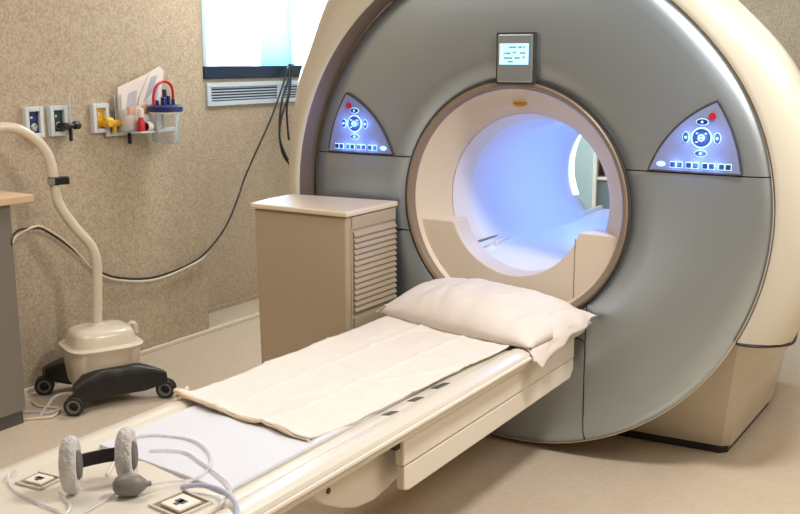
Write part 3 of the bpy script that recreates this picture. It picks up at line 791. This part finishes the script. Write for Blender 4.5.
# ------------------------------------------------------------------ cables on the wall
cw = [(-1.95, -.891, .825), (-1.99, -.852, .838), (-2.06, -.76, .842), (-2.17, -.60, .815), (-2.24, -.488, .783), (-2.25, -.347, .683), (-2.25, -.17, .526), (-2.25, -.003, .455), (-2.25, .248, .420), (-2.25, .567, .466), (-2.25, .787, .601), (-2.30, .974, .758), (-2.45, 1.217, .85), (-2.50, 1.394, 1.0), (-2.50, 1.55, 1.2), (-2.51, 1.70, 1.42), (-2.54, 1.79, 1.52), (-2.56, 1.84, 1.556)]
tag(obj('wall_cable', tube(bmesh.new(), cw, .0058, 8), 'cable', None, loc=(-2.25, 0, .5)), 'long black cable sagging along the left wall up to the window', 'cable')
cw2 = [(x+.004, y, z-.013-.004*math.sin(i)) for i, (x, y, z) in enumerate(cw[:11])]
cw2 = [(x+.004, y, z-.013+(.022 if 2 < i < 6 else 0)*1.0) for i, (x, y, z) in enumerate(cw[:11])]+[(-2.262, .69, .50)]
cw2 = cw2[:10]+[(-2.262, .66, .50)]
tag(obj('white_wall_cable', tube(bmesh.new(), cw2, .0055, 8), 'wcable', None, loc=(-2.25, 0, .5)), 'thin white cable running with the black one along the left wall', 'cable')
bund = [([(-2.55, 1.82, 1.556), (-2.52, 1.79, 1.50), (-2.45, 1.678, 1.359), (-2.45, 1.598, 1.199), (-2.45, 1.583, 1.069), (-2.45, 1.663, .93)], 'black cable hanging under the window with the widest bend'),
        ([(-2.55, 1.84, 1.556), (-2.52, 1.80, 1.50), (-2.46, 1.711, 1.391), (-2.46, 1.674, 1.261), (-2.46, 1.689, 1.062)], 'shortest black cable hanging under the window'),
        ([(-2.55, 1.86, 1.556), (-2.52, 1.81, 1.50), (-2.48, 1.656, 1.34), (-2.48, 1.617, 1.132), (-2.47, 1.632, .979), (-2.45, 1.69, .89)], 'longest black cable hanging under the window beside the scanner')]
for pts, lab in bund:
    tag(obj('hanging_cable', tube(bmesh.new(), pts, .007, 8), 'cable', None, loc=(-2.5, 1.7, 1.2)), lab, 'cable', 'black cables hanging under the window')

# ------------------------------------------------------------------ medical wall outlets
def outlet(yc, plate, label, fit=None):
    t = thing('gas_outlet', label, 'wall outlet', (XW, yc, 1.29), 'gas outlets on the left wall')
    y0, y1, z0, z1 = yc-.052, yc+.052, 1.226, 1.372
    obj('outlet_frame', B((XW, XW+.030, y0, y0+.022, z0, z1), (XW, XW+.030, y1-.022, y1, z0, z1), (XW, XW+.030, y0+.022, y1-.022, z0, z0+.022), (XW, XW+.030, y0+.022, y1-.022, z1-.022, z1)), 'oframe', t, smooth=False, bevel=.003)
    obj('outlet_plate', B((XW, XW+.014, y0+.022, y1-.022, z0+.022, z1-.022)), plate, t, smooth=False)
    bm = bmesh.new(); spin_axis(bm, [(0, 0), (.020, 0), (.020, .008), (.013, .010), (.011, .006), (0, .006)], (XW+.014, yc, 1.275), 'x', 24); s_ = obj('valve_socket', bm, 'chrome' if plate != 'yellow' else 'yellow', t)
    bm = bmesh.new(); cyl(bm, (XW+.014, yc-.012, 1.322), .006, 0, .006, 'x', 14); obj('release_button', bm, 'oframe', t)
    return t
outlet(-.492, 'oblue', 'blue plated gas outlet, nearest the bent pole')
g = outlet(-.350, 'ogreen', 'green plated gas outlet with a black valve and flow tube')
bm = bmesh.new(); cyl(bm, (XW+.012, -.350, 1.275), .017, 0, .07, 'x', 20, .003); cyl(bm, (XW+.055, -.350, 1.275), .012, -.01, .075, 'y', 16, .003); cyl(bm, (XW+.055, -.290, 1.275), .020, 0, .035, 'y', 20, .004); cyl(bm, (XW+.055, -.310, 1.20), .009, 0, .075, 'z', 14, .002)
vb = obj('valve_body', bm, 'black', g)
bm = bmesh.new(); cyl(bm, (XW+.055, -.292, 1.29), .011, 0, .14, 'z', 18, .002); obj('flow_tube', bm, 'clear', g)
g = outlet(-.088, 'yellow', 'yellow gas outlet with a brass yellow valve and clear flow tube')
bm = bmesh.new(); cyl(bm, (XW+.012, -.078, 1.275), .020, 0, .07, 'x', 20, .003); cyl(bm, (XW+.055, -.093, 1.278), .026, 0, .045, 'y', 22, .004); cyl(bm, (XW+.055, -.063, 1.272), .017, 0, .10, 'y', 20, .003); cyl(bm, (XW+.055, .017, 1.272), .023, 0, .022, 'y', 20, .004); cyl(bm, (XW+.055, -.033, 1.225), .012, 0, .05, 'z', 14, .002)
obj('valve_body', bm, 'yellow', g)
bm = bmesh.new(); cyl(bm, (XW+.050, -.006, 1.29), .009, 0, .125, 'z', 18, .002); cyl(bm, (XW+.050, .016, 1.29), .009, 0, .125, 'z', 18, .002); obj('flow_tube', bm, 'clear', g)

# rail, leaflets, bottle, canister
rl = thing('wall_rail', 'slim steel rail on the left wall under the leaflets', 'rail', (XW, .2, 1.21))
obj('rail_bar', B((XW+.018, XW+.032, -.06, .44, 1.205, 1.226)), 'oframe', rl, smooth=False, bevel=.003)
obj('rail_shelf', B((XW+.032, XW+.155, .055, .152, 1.218, 1.226)), 'oframe', rl, smooth=False, bevel=.002)
obj('rail_bracket', B((XW, XW+.018, -.02, .0, 1.206, 1.225), (XW, XW+.018, .38, .40, 1.206, 1.225)), 'chrome', rl, smooth=False)
bm = bmesh.new(); cyl(bm, (XW+.036, .085, 1.158), .010, 0, .066, 'z', 16, .003); obj('rail_clip', bm, 'black', rl)
lf = thing('leaflet_holder', 'wall holder stuffed with pale printed leaflets beside the yellow outlet', 'leaflet holder', (XW, .15, 1.23))
obj('holder_box', B((XW+.034, XW+.040, .0, .27, 1.228, 1.34), (XW+.034, XW+.10, .0, .006, 1.228, 1.34), (XW+.034, XW+.10, .264, .27, 1.228, 1.33), (XW+.094, XW+.10, .006, .264, 1.228, 1.31), (XW+.034, XW+.10, .006, .264, 1.228, 1.234)), 'clear', lf, smooth=False)
def leaf(pts, x, th, m_, name, par):
    bm = bmesh.new(); prism(bm, pts, 'x', x, x+th); return obj(name, bm, m_, par, smooth=False)
a = leaf([(.010, 1.236), (.255, 1.236), (.30, 1.55), (.215, 1.515), (.012, 1.450)], XW+.042, .006, 'paper', 'leaflet', lf)
leaf([(.055, 1.33), (.13, 1.36), (.14, 1.435), (.08, 1.42)], XW+.0482, .0008, 'papergrey', 'leaflet_print', a)
b = leaf([(.10, 1.236), (.258, 1.236), (.330, 1.53), (.30, 1.555), (.22, 1.51), (.15, 1.40)], XW+.052, .006, 'paper', 'leaflet', lf)
leaf([(.17, 1.37), (.24, 1.42), (.28, 1.51), (.235, 1.50)], XW+.0582, .0008, 'papergrey', 'leaflet_print', b)
leaf([(.215, 1.33), (.25, 1.35), (.29, 1.45), (.27, 1.46)], XW+.0582, .0008, 'papergrey', 'leaflet_print', b)
c_ = leaf([(.05, 1.236), (.18, 1.236), (.19, 1.36), (.06, 1.35)], XW+.064, .008, 'peach', 'leaflet', lf)
leaf([(.10, 1.236), (.14, 1.236), (.142, 1.356), (.105, 1.353)], XW+.0722, .0008, 'paper', 'leaflet_print', c_)
rb = thing('red_bottle', 'small red capped bottle between the leaflets and the canister', 'bottle', (XW+.12, .085, 1.226))
bm = bmesh.new(); spin_axis(bm, [(0, 0), (.020, 0), (.020, .05), (.012, .066), (.012, .07), (0, .07)], (XW+.125, .085, 1.226), 'z', 24); obj('bottle_body', bm, 'red', rb)
bm = bmesh.new(); cyl(bm, (XW+.125, .085, 1.298), .016, 0, .045, 'z', 20, .003); obj('bottle_cap', bm, 'paper', rb)
wb = thing('white_roll', 'small white roll with a dark core under the leaflets', 'roll', (XW+.12, .13, 1.226))
bm = bmesh.new(); cyl(bm, (XW+.13, .115, 1.25), .024, 0, .033, 'y', 24, .002); r_ = obj('roll_body', bm, 'white', wb)
bm = bmesh.new(); cyl(bm, (XW+.13, .110, 1.25), .020, 0, .010, 'y', 20, .002); obj('roll_core', bm, 'black', wb)
can = thing('suction_canister', 'clear suction canister with a dark blue lid and red hose', 'canister', (XW+.09, .30, 1.16))
px, py = XW+.140, .245
bm = bmesh.new(); spin_axis(bm, [(0, 1.155), (.068, 1.155), (.073, 1.165), (.082, 1.325), (.079, 1.325), (.070, 1.168), (.066, 1.160), (0, 1.160)], (px, py, 0), 'z', 36); obj('canister_jar', bm, 'clear', can)
bm = bmesh.new(); spin_axis(bm, [(0, 1.322), (.092, 1.322), (.092, 1.348), (.08, 1.356), (0, 1.358)], (px, py, 0), 'z', 36); ld = obj('canister_lid', bm, 'bluelid', can)
bm = bmesh.new(); spin_axis(bm, [(0, 1.312), (.086, 1.312), (.086, 1.322), (0, 1.322)], (px, py, 0), 'z', 36); obj('lid_gasket', bm, 'white', can)
bm = bmesh.new()
for dx, dy, h_, r in ((0, .0, .085, .012), (.02, -.03, .045, .014), (-.01, .035, .05, .012), (.03, .03, .035, .010), (.0, -.055, .03, .010)): cyl(bm, (px+dx, py+dy, 1.352), r, 0, h_, 'z', 16, .002)
obj('lid_port', bm, 'bluelid', ld)
bm = bmesh.new(); tube(bm, [(px, py-.078, 1.352), (px, py-.080, 1.40), (px, py-.055, 1.455), (px, py, 1.478), (px, py+.05, 1.455), (px, py+.062, 1.40), (px, py+.055, 1.352)], .0075, 10); obj('red_hose', bm, 'red', can)
obj('wall_mount', B((XW, px-.078, py-.02, py+.02, 1.28, 1.32)), 'oframe', can, smooth=False)

# ------------------------------------------------------------------ storage cabinet behind the scanner, seen through the bore
sc = thing('storage_cabinet', 'teal grey cabinet with a white open shelf seen through the scanner bore', 'cabinet', (-.6, 3.2, 0))
obj('cabinet_body', B((-.80, -.15, 2.98, 3.5, 0, .77)), 'teal', sc, smooth=False, bevel=.004)
obj('tall_cupboard', B((-1.25, -.802, 2.98, 3.5, 0, 1.75)), 'teal2', sc, smooth=False, bevel=.004)
obj('shelf_board', B((-.785, -.15, 2.96, 3.5, .772, .792)), 'white', sc, smooth=False, bevel=.003)
obj('shelf_post', B((-.800, -.772, 2.955, 2.985, .40, 1.5)), 'white', sc, smooth=False, bevel=.003)
obj('back_panel', B((-.80, -.15, 3.47, 3.5, .792, 1.5)), 'counterd', sc, smooth=False)
obj('top_board', B((-.80, -.15, 2.96, 3.5, 1.5, 1.52)), 'white', sc, smooth=False)
tag(obj('red_box', B((-.765, -.70, 3.05, 3.18, .793, .90)), 'red', None, smooth=False, bevel=.004, loc=(-.72, 3.1, .792)), 'small red box on the white shelf seen through the bore', 'box')

# ------------------------------------------------------------------ lights
def aim(o, tgt):
    o.rotation_euler = (Vector(tgt)-o.location).to_track_quat('-Z', 'Y').to_euler()
WARM = (1.0, .90, .78); NEUT = (1.0, .97, .93)
area('ceiling_and_fill_light', (1.4, -.9, 2.88), (0, 0, 0), .35, .35, 60, NEUT)
area('ceiling_and_fill_light', (2.6, -.6, 2.88), (0, 0, 0), .9, 2.2, 46, NEUT)
area('ceiling_and_fill_light', (1.0, -4.2, 2.88), (0, 0, 0), 2.0, 1.2, 16, NEUT)
area('ceiling_and_fill_light', (-1.2, -1.9, 2.88), (0, 0, 0), .9, .9, 34, WARM)  # added warm fill without a fixture, lifts the left wall
area('ceiling_and_fill_light', (1.6, 2.6, 2.88), (0, 0, 0), 1.4, .8, 9, NEUT)
area('ceiling_and_fill_light', (-1.5, .95, 2.88), (0, 0, 0), .9, .9, 46, (.97, .98, 1.0))  # added cool fill, brightens the recess and the wall near its corner
area('window_daylight', (-2.9, 2.1, 2.1), (0, math.radians(-90), 0), 1.0, 1.9, 190, (.86, .94, 1.0))

W = bpy.data.worlds.new('sky'); S.world = W; W.use_nodes = True
bg = W.node_tree.nodes['Background']; bg.inputs['Color'].default_value = (.86, .95, 1.0, 1); bg.inputs['Strength'].default_value = 1.6

# ------------------------------------------------------------------ camera
cam = bpy.data.cameras.new('camera'); co = bpy.data.objects.new('camera', cam); COL.objects.link(co)
cam.sensor_fit = 'HORIZONTAL'; cam.sensor_width = 36; cam.lens = 36*1002/800; cam.clip_start = .02
co.location = (1.734, -3.619, 1.594)
co.rotation_euler = (PI/2-.1953, 0, .5586)
S.camera = co
S.view_settings.view_transform = 'Standard'; S.view_settings.look = 'None'; S.view_settings.gamma = 1; S.view_settings.use_curve_mapping = False
S.view_settings.exposure = 0.0
S.cycles.use_denoising = True; S.cycles.max_bounces = 8; S.cycles.transparent_max_bounces = 16
S.cycles.sample_clamp_indirect = 6; S.cycles.caustics_reflective = False; S.cycles.caustics_refractive = False
